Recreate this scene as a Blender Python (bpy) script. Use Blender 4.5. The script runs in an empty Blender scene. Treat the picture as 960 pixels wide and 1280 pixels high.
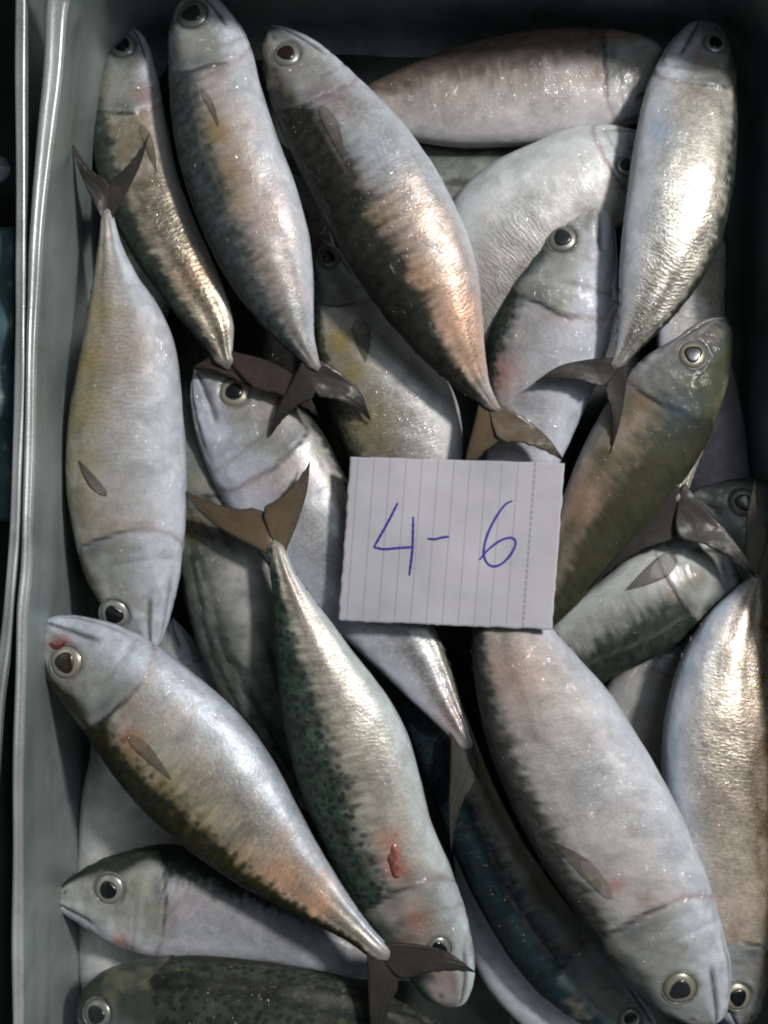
import bpy, math, random
import numpy as np
from mathutils import Vector
from mathutils.bvhtree import BVHTree

random.seed(7)
S = bpy.context.scene
C = S.collection

# ------------------------------------------------------------------ camera
K = 0.0004            # metres per photo pixel on the plane z = 0
CAMZ = 0.60
cam_d = bpy.data.cameras.new('camera'); cam = bpy.data.objects.new('camera', cam_d); C.objects.link(cam)
cam.location = (0, 0, CAMZ); cam.rotation_euler = (0, 0, 0)
cam_d.sensor_fit = 'VERTICAL'; cam_d.angle = 2*math.atan(640*K/CAMZ)
cam_d.clip_start = 0.01; cam_d.clip_end = 50
S.camera = cam
try: S.cycles.filter_width = 2.0
except Exception: pass
S.render.resolution_x = 768; S.render.resolution_y = 1024

# ------------------------------------------------------------------ light: one lamp up to the right, dim stall light all round
w = bpy.data.worlds.new('World'); S.world = w; w.use_nodes = True
bg = w.node_tree.nodes['Background']; bg.inputs[0].default_value = (0.80, 0.93, 0.95, 1); bg.inputs[1].default_value = 0.062

def area(name, loc, target, size, power, col):
    d = bpy.data.lights.new(name, 'AREA'); d.shape = 'DISK'; d.size = size; d.energy = power; d.color = col
    o = bpy.data.objects.new(name, d); C.objects.link(o); o.location = loc
    o.rotation_euler = (Vector(target)-Vector(loc)).to_track_quat('-Z', 'Y').to_euler()
    return o
area('key_lamp', (1.20, 0.88, 1.88), (0.0, -0.10, 0), 0.25, 46.0, (1.0, 0.96, 0.90))
area('soft_lamp', (0.60, 0.50, 1.35), (0, -.1, 0), 0.8, 4.2, (0.86, 0.94, 1.0))
S.view_settings.view_transform = 'Standard'; S.view_settings.look = 'None'
S.view_settings.exposure = 0.08; S.view_settings.gamma = 1

def P(x, y, z=0.0):
    """a photo pixel and a height -> the place"""
    f = K*(CAMZ-z)/CAMZ
    return np.array(((x-480)*f, (640-y)*f, z))

def tag(o, label=None, cat=None, group=None, kind=None):
    if label: o['label'] = label
    if cat: o['category'] = cat
    if group: o['group'] = group
    if kind: o['kind'] = kind

# ------------------------------------------------------------------ numpy noise
def _h(i, j, seed):
    n = (i.astype(np.int64)*374761393 + j.astype(np.int64)*668265263 + seed*974634777) & 0x7fffffff
    n = ((n ^ (n >> 13))*1274126177) & 0x7fffffff
    return ((n ^ (n >> 16)) & 0xffff)/65535.0
def vnoise(x, y, seed=0):
    i = np.floor(x); j = np.floor(y); fx = x-i; fy = y-j
    fx = fx*fx*(3-2*fx); fy = fy*fy*(3-2*fy)
    a = _h(i, j, seed); b = _h(i+1, j, seed); c = _h(i, j+1, seed); d = _h(i+1, j+1, seed)
    return (a*(1-fx)+b*fx)*(1-fy)+(c*(1-fx)+d*fx)*fy
def fbm(x, y, seed=0, o=3):
    t = 0; s = 0; a = 1
    for k in range(o):
        t = t+a*vnoise(x*2**k, y*2**k, seed+k*17); s += a; a *= .5
    return t/s
def sst(a, b, x):
    t = np.clip((x-a)/(b-a), 0, 1); return t*t*(3-2*t)
def mix(c1, c2, t):
    c1 = np.asarray(c1, float); c2 = np.asarray(c2, float)
    return c1*(1-t[..., None])+c2*t[..., None]

# ------------------------------------------------------------------ materials
def mat(name):
    m = bpy.data.materials.new(name); m.use_nodes = True
    nt = m.node_tree; b = nt.nodes['Principled BSDF']
    return m, nt, b
def N(nt, t, **kw):
    n = nt.nodes.new(t)
    for k, v in kw.items():
        if k.startswith('i_'): n.inputs[k[2:].replace('_', ' ')].default_value = v
        else: setattr(n, k, v)
    return n
def ramp(nt, src, stops):
    r = nt.nodes.new('ShaderNodeValToRGB'); e = r.color_ramp.elements
    while len(e) < len(stops): e.new(0.5)
    for q, (p, c) in zip(e, stops):
        q.position = p; q.color = (c, c, c, 1) if not isinstance(c, tuple) else (*c, 1)
    nt.links.new(src, r.inputs[0]); return r.outputs[0]
def math_(nt, op, a, b=None, c=None):
    n = nt.nodes.new('ShaderNodeMath'); n.operation = op
    for k, v in enumerate((a, b, c)):
        if v is None: continue
        if isinstance(v, (int, float)): n.inputs[k].default_value = v
        else: nt.links.new(v, n.inputs[k])
    return n.outputs[0]
def mixc(nt, fac, a, b, mode='MIX'):
    n = nt.nodes.new('ShaderNodeMix'); n.data_type = 'RGBA'; n.blend_type = mode
    for k, v in ((0, fac), (6, a), (7, b)):
        if isinstance(v, (int, float)): n.inputs[k].default_value = v
        elif isinstance(v, tuple): n.inputs[k].default_value = (*v, 1)
        else: nt.links.new(v, n.inputs[k])
    return n.outputs[2]

def skin_material():
    m, nt, b = mat('mackerel_skin'); L = nt.links.new
    pig = N(nt, 'ShaderNodeAttribute', attribute_name='pigment')
    she = N(nt, 'ShaderNodeAttribute', attribute_name='sheen')
    sep = N(nt, 'ShaderNodeSeparateColor'); L(she.outputs['Color'], sep.inputs[0])
    uv = N(nt, 'ShaderNodeUVMap', uv_map='skin')          # millimetres along and around
    uv2 = N(nt, 'ShaderNodeUVMap', uv_map='anatomy')      # millimetres along, 0 back .. 1 belly
    s2 = N(nt, 'ShaderNodeSeparateXYZ'); L(uv2.outputs[0], s2.inputs[0])
    def noise(scale, detail=3, rough=.55, src=None, dist=0):
        n = N(nt, 'ShaderNodeTexNoise'); n.noise_dimensions = '2D'
        n.inputs['Scale'].default_value = scale; n.inputs['Detail'].default_value = detail
        n.inputs['Roughness'].default_value = rough; n.inputs['Distortion'].default_value = dist
        L(src or uv.outputs[0], n.inputs['Vector']); return n.outputs[0]
    def stretch(sx, sy):
        n = N(nt, 'ShaderNodeMapping'); n.inputs['Scale'].default_value = (sx, sy, 1)
        L(uv.outputs[0], n.inputs['Vector']); return n.outputs[0]
    fine = noise(.9, 4, .6)
    mid = noise(.16, 4, .6, dist=.4)
    streak = noise(1.0, 3, .6, stretch(.25, 1.6))          # along the body
    cross = noise(1.0, 3, .6, stretch(1.3, .16))           # across the flank
    # pigment with fine mottling
    v1 = math_(nt, 'MULTIPLY_ADD', fine, .22, .89)
    v2 = math_(nt, 'MULTIPLY_ADD', mid, .46, .77)
    v3 = math_(nt, 'MULTIPLY_ADD', streak, .24, .88)
    vv = math_(nt, 'MULTIPLY', math_(nt, 'MULTIPLY', v1, v2), v3)
    sc = N(nt, 'ShaderNodeTexVoronoi'); sc.voronoi_dimensions = '2D'; sc.inputs['Scale'].default_value = 1
    L(stretch(.58, .70), sc.inputs['Vector'])
    scr = N(nt, 'ShaderNodeSeparateColor'); L(sc.outputs['Color'], scr.inputs[0])
    vs = math_(nt, 'MULTIPLY_ADD', math_(nt, 'SUBTRACT', scr.outputs[0], .5), math_(nt, 'MULTIPLY_ADD', sep.outputs[0], .36, .04), 1.0)
    vv = math_(nt, 'MULTIPLY', vv, vs)
    cc = N(nt, 'ShaderNodeCombineColor'); [L(vv, cc.inputs[k]) for k in range(3)]
    col = mixc(nt, 1.0, pig.outputs['Color'], cc.outputs[0], 'MULTIPLY')
    # back spots
    vor = N(nt, 'ShaderNodeTexVoronoi'); vor.voronoi_dimensions = '2D'; vor.inputs['Scale'].default_value = 1.0
    wob = N(nt, 'ShaderNodeMix'); wob.data_type = 'VECTOR'; wob.inputs[0].default_value = .0
    L(stretch(.20, .22), vor.inputs['Vector'])
    sp = ramp(nt, math_(nt, 'ADD', vor.outputs['Distance'], math_(nt, 'MULTIPLY', math_(nt, 'SUBTRACT', mid, .5), .55)), [(.20, 1.0), (.36, 0.0)])
    col = mixc(nt, math_(nt, 'MULTIPLY', math_(nt, 'MULTIPLY', sp, sep.outputs[1]), .85), col, (.012, .022, .02))
    # muscle chevrons
    ph = math_(nt, 'ADD', math_(nt, 'MULTIPLY', s2.outputs[0], .40),
               math_(nt, 'MULTIPLY', math_(nt, 'ABSOLUTE', math_(nt, 'SUBTRACT', s2.outputs[1], .36)), 6.5))
    ph = math_(nt, 'ADD', ph, math_(nt, 'MULTIPLY', mid, 3.2))
    chv = math_(nt, 'MULTIPLY_ADD', math_(nt, 'SINE', math_(nt, 'MULTIPLY', ph, 6.2832)), .5, .5)
    chv = math_(nt, 'POWER', chv, 2.2)
    chm = math_(nt, 'MULTIPLY', chv, sep.outputs[2])
    col = mixc(nt, math_(nt, 'MULTIPLY', chm, .40), col, (.16, .12, .06))
    L(col, b.inputs['Base Color'])
    # guanine shimmer: patchy metallic
    pat = ramp(nt, math_(nt, 'ADD', math_(nt, 'MULTIPLY', cross, .6), math_(nt, 'MULTIPLY', mid, .4)), [(.36, .45), (.60, 1.0)])
    L(math_(nt, 'MULTIPLY', sep.outputs[0], pat), b.inputs['Metallic'])
    L(math_(nt, 'ADD', ramp(nt, fine, [(.3, .25), (.7, .42)]), math_(nt, 'MULTIPLY_ADD', sep.outputs[0], -.22, .20)), b.inputs['Roughness'])
    b.inputs['Specular IOR Level'].default_value = .10
    # scales
    h = math_(nt, 'ADD', math_(nt, 'MULTIPLY', sc.outputs['Distance'], -.10), math_(nt, 'MULTIPLY', fine, .20))
    h = math_(nt, 'ADD', h, math_(nt, 'MULTIPLY', chm, -.28))
    h = math_(nt, 'ADD', h, math_(nt, 'MULTIPLY', math_(nt, 'MULTIPLY', cross, sep.outputs[0]), .42))
    h = math_(nt, 'ADD', h, math_(nt, 'MULTIPLY', mid, .45))
    bp = N(nt, 'ShaderNodeBump'); bp.inputs['Strength'].default_value = .75; bp.inputs['Distance'].default_value = .00042
    L(h, bp.inputs['Height']); L(bp.outputs[0], b.inputs['Normal'])
    # wet film
    wet = noise(.40, 1.5, .5, dist=1.4)
    wet2 = noise(2.2, 2, .5)
    wh = math_(nt, 'ADD', math_(nt, 'MULTIPLY', wet, ramp(nt, noise(.07, 2), [(.42, .25), (.58, 1.5)])), math_(nt, 'MULTIPLY', wet2, .07))
    wp = N(nt, 'ShaderNodeBump'); wp.inputs['Strength'].default_value = .75; wp.inputs['Distance'].default_value = .0014
    L(wh, wp.inputs['Height']); L(wp.outputs[0], b.inputs['Coat Normal'])
    L(math_(nt, 'MULTIPLY', ramp(nt, noise(.05, 2), [(.38, .35), (.60, 1.0)]), she.outputs['Alpha']), b.inputs['Coat Weight'])
    b.inputs['Coat Roughness'].default_value = .05; b.inputs['Coat IOR'].default_value = 1.6
    return m

def fin_material(name, c1, c2):
    m, nt, b = mat(name); L = nt.links.new
    uv = N(nt, 'ShaderNodeUVMap', uv_map='fin'); s = N(nt, 'ShaderNodeSeparateXYZ'); L(uv.outputs[0], s.inputs[0])
    n = N(nt, 'ShaderNodeTexNoise'); n.inputs['Scale'].default_value = 90
    tc = N(nt, 'ShaderNodeTexCoord'); L(tc.outputs['Object'], n.inputs['Vector'])
    ray = math_(nt, 'SINE', math_(nt, 'ADD', math_(nt, 'MULTIPLY', s.outputs[1], 120.0), math_(nt, 'MULTIPLY', n.outputs[0], 9.0)))
    ray = math_(nt, 'MULTIPLY_ADD', ray, .5, .5)
    f = math_(nt, 'ADD', math_(nt, 'MULTIPLY', ray, .48), math_(nt, 'MULTIPLY', n.outputs[0], .52))
    col = mixc(nt, f, c1, c2)
    edge = math_(nt, 'POWER', s.outputs[0], 2.5)
    col = mixc(nt, math_(nt, 'MULTIPLY', edge, .75), col, (.015, .016, .017))
    lead = math_(nt, 'POWER', math_(nt, 'SUBTRACT', 1.0, s.outputs[1]), 10.0)
    trail = math_(nt, 'POWER', s.outputs[1], 14.0)
    col = mixc(nt, math_(nt, 'MINIMUM', math_(nt, 'MULTIPLY', math_(nt, 'ADD', lead, trail), .8), 1.0), col, (.02, .02, .022))
    L(col, b.inputs['Base Color'])
    b.inputs['Specular IOR Level'].default_value = .25; b.inputs['Roughness'].default_value = .50; b.inputs['Coat Weight'].default_value = .18; b.inputs['Coat Roughness'].default_value = .15
    bp = N(nt, 'ShaderNodeBump'); bp.inputs['Strength'].default_value = .6; bp.inputs['Distance'].default_value = .0005
    L(math_(nt, 'ADD', math_(nt, 'MULTIPLY', ray, .14), math_(nt, 'MULTIPLY', n.outputs[0], 2.2)), bp.inputs['Height']); L(bp.outputs[0], b.inputs['Normal'])
    L(bp.outputs[0], b.inputs['Coat Normal'])
    return m

def plain(name, col, rough=.5, metal=0, coat=0, coatr=.1, nscale=None, amp=.3, bump=0):
    m, nt, b = mat(name); L = nt.links.new
    b.inputs['Base Color'].default_value = (*col, 1); b.inputs['Roughness'].default_value = rough
    b.inputs['Metallic'].default_value = metal; b.inputs['Coat Weight'].default_value = coat; b.inputs['Coat Roughness'].default_value = coatr
    if nscale:
        tc = N(nt, 'ShaderNodeTexCoord'); n = N(nt, 'ShaderNodeTexNoise'); n.inputs['Scale'].default_value = nscale; n.inputs['Detail'].default_value = 5
        L(tc.outputs['Object'], n.inputs['Vector'])
        lo = tuple(c*(1-amp) for c in col); hi = tuple(min(1, c*(1+amp)) for c in col)
        r = ramp(nt, n.outputs[0], [(.3, lo), (.7, hi)]); L(r, b.inputs['Base Color'])
        if bump:
            bp = N(nt, 'ShaderNodeBump'); bp.inputs['Distance'].default_value = bump; bp.inputs['Strength'].default_value = .8
            L(n.outputs[0], bp.inputs['Height']); L(bp.outputs[0], b.inputs['Normal'])
    return m

def iris_material(name, tint):
    m, nt, b = mat(name); L = nt.links.new
    uv = N(nt, 'ShaderNodeUVMap', uv_map='fin'); s = N(nt, 'ShaderNodeSeparateXYZ'); L(uv.outputs[0], s.inputs[0])
    c = ramp(nt, s.outputs[0], [(0, (.02, .02, .02)), (.54, (.05, .04, .03)), (.61, (.46, .43, .36)), (.70, (.40, .40, .385)), (.88, (.33, .34, .33)), (.96, (.22, .22, .21)), (1, (.14, .14, .13))])
    n = N(nt, 'ShaderNodeTexNoise'); n.inputs['Scale'].default_value = 500; tc = N(nt, 'ShaderNodeTexCoord'); L(tc.outputs['Object'], n.inputs['Vector'])
    c = mixc(nt, 1.0, c, tint, 'MULTIPLY'); c2 = mixc(nt, math_(nt, 'MULTIPLY', n.outputs[0], .3), c, (.14, .13, .11)); L(c2, b.inputs['Base Color'])
    b.inputs['Metallic'].default_value = .45; b.inputs['Roughness'].default_value = .38; b.inputs['Coat Weight'].default_value = .6; b.inputs['Coat Roughness'].default_value = .06
    return m

def metal_material(name, col, rough, mottle=.35):
    m, nt, b = mat(name); L = nt.links.new
    tc = N(nt, 'ShaderNodeTexCoord')
    def noise(sc, d=5, st=None):
        n = N(nt, 'ShaderNodeTexNoise'); n.inputs['Scale'].default_value = sc; n.inputs['Detail'].default_value = d
        v = tc.outputs['Object']
        if st:
            mp = N(nt, 'ShaderNodeMapping'); mp.inputs['Scale'].default_value = st; L(v, mp.inputs['Vector']); v = mp.outputs[0]
        L(v, n.inputs['Vector']); return n.outputs[0]
    a = noise(14, 8); g = noise(900, 3); st = noise(60, 4, (1, .12, 1))
    f = math_(nt, 'ADD', math_(nt, 'MULTIPLY', a, .6), math_(nt, 'ADD', math_(nt, 'MULTIPLY', g, .2), math_(nt, 'MULTIPLY', st, .25)))
    lo = tuple(c*(1-mottle) for c in col); hi = tuple(c*(1+mottle) for c in col)
    c = ramp(nt, f, [(.36, lo), (.66, hi)])
    stain = ramp(nt, noise(34, 9), [(.56, 0.0), (.74, 1.0)])
    c = mixc(nt, math_(nt, 'MULTIPLY', stain, .40), c, (.060, .055, .045))
    scf = ramp(nt, noise(120, 5, (1, .5, 1)), [(.64, 0.0), (.72, 1.0)]); scf = math_(nt, 'MULTIPLY', scf, ramp(nt, noise(12, 2), [(.5, 0.0), (.62, 1.0)]))
    c = mixc(nt, math_(nt, 'MULTIPLY', scf, .5), c, (.5, .52, .52))
    L(c, b.inputs['Base Color']); b.inputs['Metallic'].default_value = .45
    L(ramp(nt, f, [(.35, rough-.1), (.65, rough+.12)]), b.inputs['Roughness'])
    bp = N(nt, 'ShaderNodeBump'); bp.inputs['Distance'].default_value = .0005; bp.inputs['Strength'].default_value = .7
    L(math_(nt, 'ADD', f, math_(nt, 'MULTIPLY', stain, -.3)), bp.inputs['Height']); L(bp.outputs[0], b.inputs['Normal'])
    return m

def paper_material():
    m, nt, b = mat('lined_paper'); L = nt.links.new
    uv = N(nt, 'ShaderNodeUVMap', uv_map='fin'); s = N(nt, 'ShaderNodeSeparateXYZ'); L(uv.outputs[0], s.inputs[0])
    n = N(nt, 'ShaderNodeTexNoise'); n.inputs['Scale'].default_value = 3.5; n.inputs['Detail'].default_value = 6; L(uv.outputs[0], n.inputs['Vector'])
    n2 = N(nt, 'ShaderNodeTexNoise'); n2.inputs['Scale'].default_value = 60; n2.inputs['Detail'].default_value = 3; L(uv.outputs[0], n2.inputs['Vector'])
    base = ramp(nt, n.outputs[0], [(.3, (.44, .43, .485)), (.7, (.525, .515, .565))])
    # printed rules, 13 of them, and the broken margin line
    x = math_(nt, 'MULTIPLY', s.outputs[0], 13.4)
    fr = math_(nt, 'ABSOLUTE', math_(nt, 'SUBTRACT', math_(nt, 'FRACT', x), .5))
    ln = ramp(nt, fr, [(.022, 1.0), (.050, 0.0)])
    ln = math_(nt, 'MULTIPLY', ln, math_(nt, 'MULTIPLY_ADD', n2.outputs[0], .6, .15))
    nomargin = math_(nt, 'LESS_THAN', s.outputs[0], .84)
    base = mixc(nt, math_(nt, 'MULTIPLY', ln, nomargin), base, (.20, .19, .27))
    mg = ramp(nt, math_(nt, 'ABSOLUTE', math_(nt, 'SUBTRACT', s.outputs[0], .862)), [(.0022, 1.0), (.0048, 0.0)])
    dash = math_(nt, 'GREATER_THAN', math_(nt, 'FRACT', math_(nt, 'MULTIPLY', s.outputs[1], 28)), .22)
    base = mixc(nt, math_(nt, 'MULTIPLY', math_(nt, 'MULTIPLY', mg, dash), .75), base, (.13, .12, .17))
    # damp grey patch
    damp = ramp(nt, n.outputs[0], [(.30, .25), (.45, 0.0)])
    base = mixc(nt, damp, base, (.36, .36, .38))
    L(base, b.inputs['Base Color']); b.inputs['Roughness'].default_value = .75; b.inputs['Specular IOR Level'].default_value = .25
    bp = N(nt, 'ShaderNodeBump'); bp.inputs['Distance'].default_value = .0006; bp.inputs['Strength'].default_value = .5
    L(math_(nt, 'ADD', n.outputs[0], math_(nt, 'MULTIPLY', n2.outputs[0], .1)), bp.inputs['Height']); L(bp.outputs[0], b.inputs['Normal'])
    return m

SKIN = skin_material()
FIN = fin_material('fin_brown', (.075, .052, .032), (.19, .135, .080)); FIN.node_tree.nodes['Principled BSDF'].inputs['Alpha'].default_value = .86
FIN_D = fin_material('fin_dark', (.018, .018, .018), (.060, .052, .044)); FIN_D.node_tree.nodes['Principled BSDF'].inputs['Alpha'].default_value = .9
FIN_R = fin_material('fin_maroon', (.035, .022, .018), (.085, .055, .045)); FIN_R.node_tree.nodes['Principled BSDF'].inputs['Alpha'].default_value = .8
FIN_Q = fin_material('fin_clear', (.13, .105, .075), (.24, .205, .16)); FIN_Q.node_tree.nodes['Principled BSDF'].inputs['Alpha'].default_value = .36
FIN_P = fin_material('fin_pale', (.10, .095, .085), (.24, .21, .17))
IRIS = [iris_material('eye_iris_silver', (1, 1, 1)), iris_material('eye_iris_golden', (1.0, .92, .78)), iris_material('eye_iris_cloudy', (.72, .74, .72))]
PUPIL = [plain('eye_pupil_black', (.006, .007, .008), .25, 0, .45, .12), plain('eye_pupil_brown', (.022, .012, .009), .3, 0, .45, .15), plain('eye_pupil_cloudy', (.018, .021, .024), .35, 0, .5, .1)]
RIM = plain('eye_rim', (.16, .16, .15), .4, 0, .5, .1, 400, .4)
FLESH = plain('raw_flesh', (.30, .11, .095), .35, 0, .8, .1, 160, .5, .002)
FLESH_P = plain('pale_flesh', (.42, .34, .32), .35, 0, .8, .1, 160, .3, .002)
BLOOD = plain('blood', (.12, .018, .015), .25, 0, .8, .08)
PRINT = plain('blue_ink', (.045, .022, .30), .5)

# ------------------------------------------------------------------ mesh helpers
def mesh_obj(name, verts, faces, m, parent=None, smooth=True):
    me = bpy.data.meshes.new(name)
    me.from_pydata([tuple(v) for v in verts], [], faces)
    if m: me.materials.append(m)
    if smooth: me.polygons.foreach_set('use_smooth', np.ones(len(me.polygons), bool))
    me.update()
    o = bpy.data.objects.new(name, me); C.objects.link(o)
    if parent:
        o.parent = parent
        o.matrix_parent_inverse = parent.matrix_basis.inverted()
    return o
def set_uv(me, name, uvv):
    lay = me.uv_layers.new(name=name)
    idx = np.empty(len(me.loops), np.int32); me.loops.foreach_get('vertex_index', idx)
    lay.data.foreach_set('uv', np.asarray(uvv, np.float32)[idx].ravel())
def set_col(me, name, arr):
    a = me.color_attributes.new(name, 'FLOAT_COLOR', 'POINT')
    a.data.foreach_set('color', np.asarray(arr, np.float32).ravel())
def grid_faces(nu, nv, closed_v=False, off=0, flip=False):
    f = []
    for i in range(nu-1):
        for j in range(nv if closed_v else nv-1):
            j2 = (j+1) % nv
            q = (off+i*nv+j, off+i*nv+j2, off+(i+1)*nv+j2, off+(i+1)*nv+j)
            f.append(q[::-1] if flip else q)
    return f
def spline(pts, n, cosine=False):
    """smooth resampling of a polyline, n points evenly by arc length (denser at the ends if cosine)"""
    p = np.array(pts, float)
    e = np.vstack((2*p[0]-p[1], p, 2*p[-1]-p[-2])); out = []
    for i in range(1, len(e)-2):
        a, b, c, d = e[i-1], e[i], e[i+1], e[i+2]
        for t in np.linspace(0, 1, 12, endpoint=False):
            out.append(.5*((2*b)+(-a+c)*t+(2*a-5*b+4*c-d)*t*t+(-a+3*b-3*c+d)*t**3))
    out.append(p[-1]); q = np.array(out)
    L = np.concatenate(([0], np.cumsum(np.linalg.norm(np.diff(q, axis=0), axis=1))))
    t = np.linspace(0, 1, n)
    if cosine: t = t+0.0; t = .55*t+.45*(.5-.5*np.cos(np.pi*t))
    return np.stack([np.interp(t*L[-1], L, q[:, k]) for k in range(q.shape[1])], 1), t

def sheet(name, A, B, m, parent, thick=.00055, nv=10, sag=None, ripple=0.0):
    """thin solid sheet between two 3D polylines of the same length"""
    A = np.array(A); B = np.array(B); n = len(A)
    v = []; uv = []
    for i in range(n):
        for j in range(nv):
            t = j/(nv-1); p = A[i]*(1-t)+B[i]*t
            r = ripple*math.sin(t*20+i*.6)*(i/n) + ripple*2.2*math.sin(i*.35+t*3)
            p = p+np.array((0, 0, r)); v.append(p); uv.append((i/(n-1), t))
    top = np.array(v); bot = top-np.array((0, 0, thick))
    tf = grid_faces(n, nv); off = n*nv
    d1 = np.cross(top[nv]-top[0], top[nv-1]-top[0]); up = d1[2] < 0
    tf = grid_faces(n, nv, flip=not up); bf = grid_faces(n, nv, off=off, flip=up)
    ring = [j for j in range(nv)]+[i*nv+nv-1 for i in range(1, n)]+[(n-1)*nv+j for j in range(nv-2, -1, -1)]+[i*nv for i in range(n-2, 0, -1)]
    sf = []
    for a, b_ in zip(ring, ring[1:]+ring[:1]):
        q = (a, b_, b_+off, a+off); sf.append(q if not up else q[::-1])
    o = mesh_obj(name, np.vstack((top, bot)), tf+bf+sf, m, parent)
    set_uv(o.data, 'fin', uv+uv)
    return o

def revolve(name, prof, loc, nrm, m, parent, seg=28, squash=(1, 1), wob=0, seed=0):
    """dome turned about the normal; prof = (radius, height)"""
    nrm = Vector(nrm).normalized(); q = Vector((0, 0, 1)).rotation_difference(nrm)
    rm = max(p[0] for p in prof); v = []; uv = []
    rr = random.Random(seed)
    ph = rr.random()*6; 
    for (r, h) in prof:
        for k in range(seg):
            a = 2*math.pi*k/seg; w_ = 1+wob*math.sin(3*a+ph)+wob*.6*math.sin(2*a+ph*2)
            p = q @ Vector((r*math.cos(a)*squash[0]*w_, r*math.sin(a)*squash[1]*w_, h)) + Vector(loc)
            v.append(p); uv.append((r/rm, a/6.2832))
    f = grid_faces(len(prof), seg, True, flip=True)
    v.append(q @ Vector((0, 0, prof[-1][1])) + Vector(loc)); uv.append((0, 0))
    b0 = (len(prof)-1)*seg; c = len(v)-1
    f += [(b0+k, b0+(k+1) % seg, c) for k in range(seg)]
    f = [t if len(t) == 3 else t[::-1] for t in f]
    o = mesh_obj(name, v, f, m, parent); set_uv(o.data, 'fin', uv); return o

# ------------------------------------------------------------------ the fish
DEF = dict(back=(.035, .050, .048), back2=(.10, .12, .10), bw=.16, gold=.6, goldc=(.36, .25, .10), goldw=.13, pink=.3, pinkc=(.50, .33, .28),
           side=(.44, .45, .48), belly=(.58, .61, .68), met=.55, bmet=.12, roll=0.0, spots=.7, chev=.35, gs=.255, tk=.50,
           head=(.30, .31, .31), brown=False, over=False, stripe=0, bars=.5, glint=None, wet=.75, blush=None, fin=0, finlets=True)
fish_count = [0]
def fish(label, snout, D, B, z, eye=None, tail=None, ztip=None, pect=None, **kw):
    p = dict(DEF); p.update(kw); seed = fish_count[0]*31+5; fish_count[0] += 1
    NS, NT = p.get('res', (176, 84))
    D = [snout]+list(D); B = [snout]+list(B)
    # fleshy end of the tail stalk
    d0 = np.array(D[-1], float); b0 = np.array(B[-1], float); md = (d0+b0)/2
    dr = md-(np.array(D[-2], float)+np.array(B[-2], float))/2; dr = dr/np.linalg.norm(dr)
    wd = np.linalg.norm(d0-b0); end = md+dr*max(11, wd*.75)
    hd = d0+(end-md)*.55+(md-d0)*.22; hb = b0+(end-md)*.55+(md-b0)*.22
    Dp, t = spline(D+[tuple(hd), tuple(end)], NS, True); Bp, _ = spline(B+[tuple(hb), tuple(end)], NS, True)
    mid = (Dp+Bp)/2; hw = np.linalg.norm(Dp-Bp, axis=1)/2
    seg = np.linalg.norm(np.diff(mid, axis=0), axis=1); Lc = np.concatenate(([0], np.cumsum(seg))); s = Lc/Lc[-1]
    zz = np.interp(s, [0, .5, 1], z); 
    kq = np.polyfit([0, .5, 1], z, 2); zz = np.polyval(kq, s)
    f = K*(CAMZ-zz)/CAMZ
    cx = (mid[:, 0]-480)*f; cy = (640-mid[:, 1])*f
    ctr = np.stack((cx, cy, zz), 1)
    Sd = (Dp-Bp)/np.maximum(2*hw, 1e-6)[:, None]
    # near the ends the side vector comes from the neighbours
    ok = hw > 2.0; i0 = np.argmax(ok); i1 = len(ok)-1-np.argmax(ok[::-1]); Sd[:i0] = Sd[i0]; Sd[i1:] = Sd[i1]
    Sv = np.stack((Sd[:, 0], -Sd[:, 1], np.zeros(NS)), 1)
    W = hw*f
    tk = p['tk']*(1+.25*sst(.75, .98, s))*(1-.10*sst(.3, .0, s))
    T = W*tk; T = np.minimum(T, .0165+0*T)
    th = np.arange(NT)/NT*2*np.pi; th = th-.0*np.sin(2*th)
    ct, st = np.cos(th), np.sin(th)
    ex = .92
    ctp = np.sign(ct)*np.abs(ct)**ex; stp = np.sign(st)*np.abs(st)**.80
    up = np.array((0, 0, 1.0))
    V = ctr[:, None, :]+W[:, None, None]*ctp[None, :, None]*Sv[:, None, :]+T[:, None, None]*stp[None, :, None]*up
    nr = (ct[None, :, None]/np.maximum(W, 1e-5)[:, None, None])*Sv[:, None, :]+(st[None, :, None]/np.maximum(T, 1e-5)[:, None, None])*up
    nr = nr/np.linalg.norm(nr, axis=2, keepdims=True)
    phi = th+p['roll']; phi = (phi+np.pi) % (2*np.pi)-np.pi
    a = np.abs(phi)/np.pi
    Sg, A = np.meshgrid(s, a, indexing='ij')
    Lmm = Lc[-1]*K*1000
    U = Sg*Lmm+seed*13.7; perim = (W*1000*np.pi*.82)
    G = (th[None, :]-np.pi/2)*np.maximum(perim, 9)[:, None]/np.pi
    n1 = fbm(U/9, G/9, seed); n2 = fbm(U/22, G/14, seed+3); n3 = fbm(U/3.5, G/3.0, seed+9); n4 = fbm(U/30, A*3, seed+21); n5 = fbm(U/1.6, G/6.0, seed+33, 2)
    gs = p['gs']; sg = gs-.050*(2*A-.98)**2+.010*(n1-.5)+.014*(n2-.5)
    tw = sst(.3, .55, W[:, None]*1000/8)                     # features fade where the body is very thin
    head = 1-sst(-.002, .004, Sg-sg)
    # relief
    dd = Sg-sg
    dsp = (.0008*np.exp(np.minimum(dd, 0)/.035)*(dd <= 0)-.0005*np.exp(-np.maximum(dd, 0)/.018)*(dd > 0))*(.18+.82*np.exp(-((A-.42)/.17)**2))
    dsp = dsp*sst(.12, .25, A)*tw
    pre = np.exp(-((Sg-gs*.70-.02*np.sin(A*3))/.0045)**2)*sst(.38, .48, A)*(1-sst(.82, .92, A))
    mo = .585+.55*Sg; mouth = np.exp(-((A-mo)/.024)**2)*(1-sst(.105, .135, Sg))*sst(.004, .015, Sg)
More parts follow.
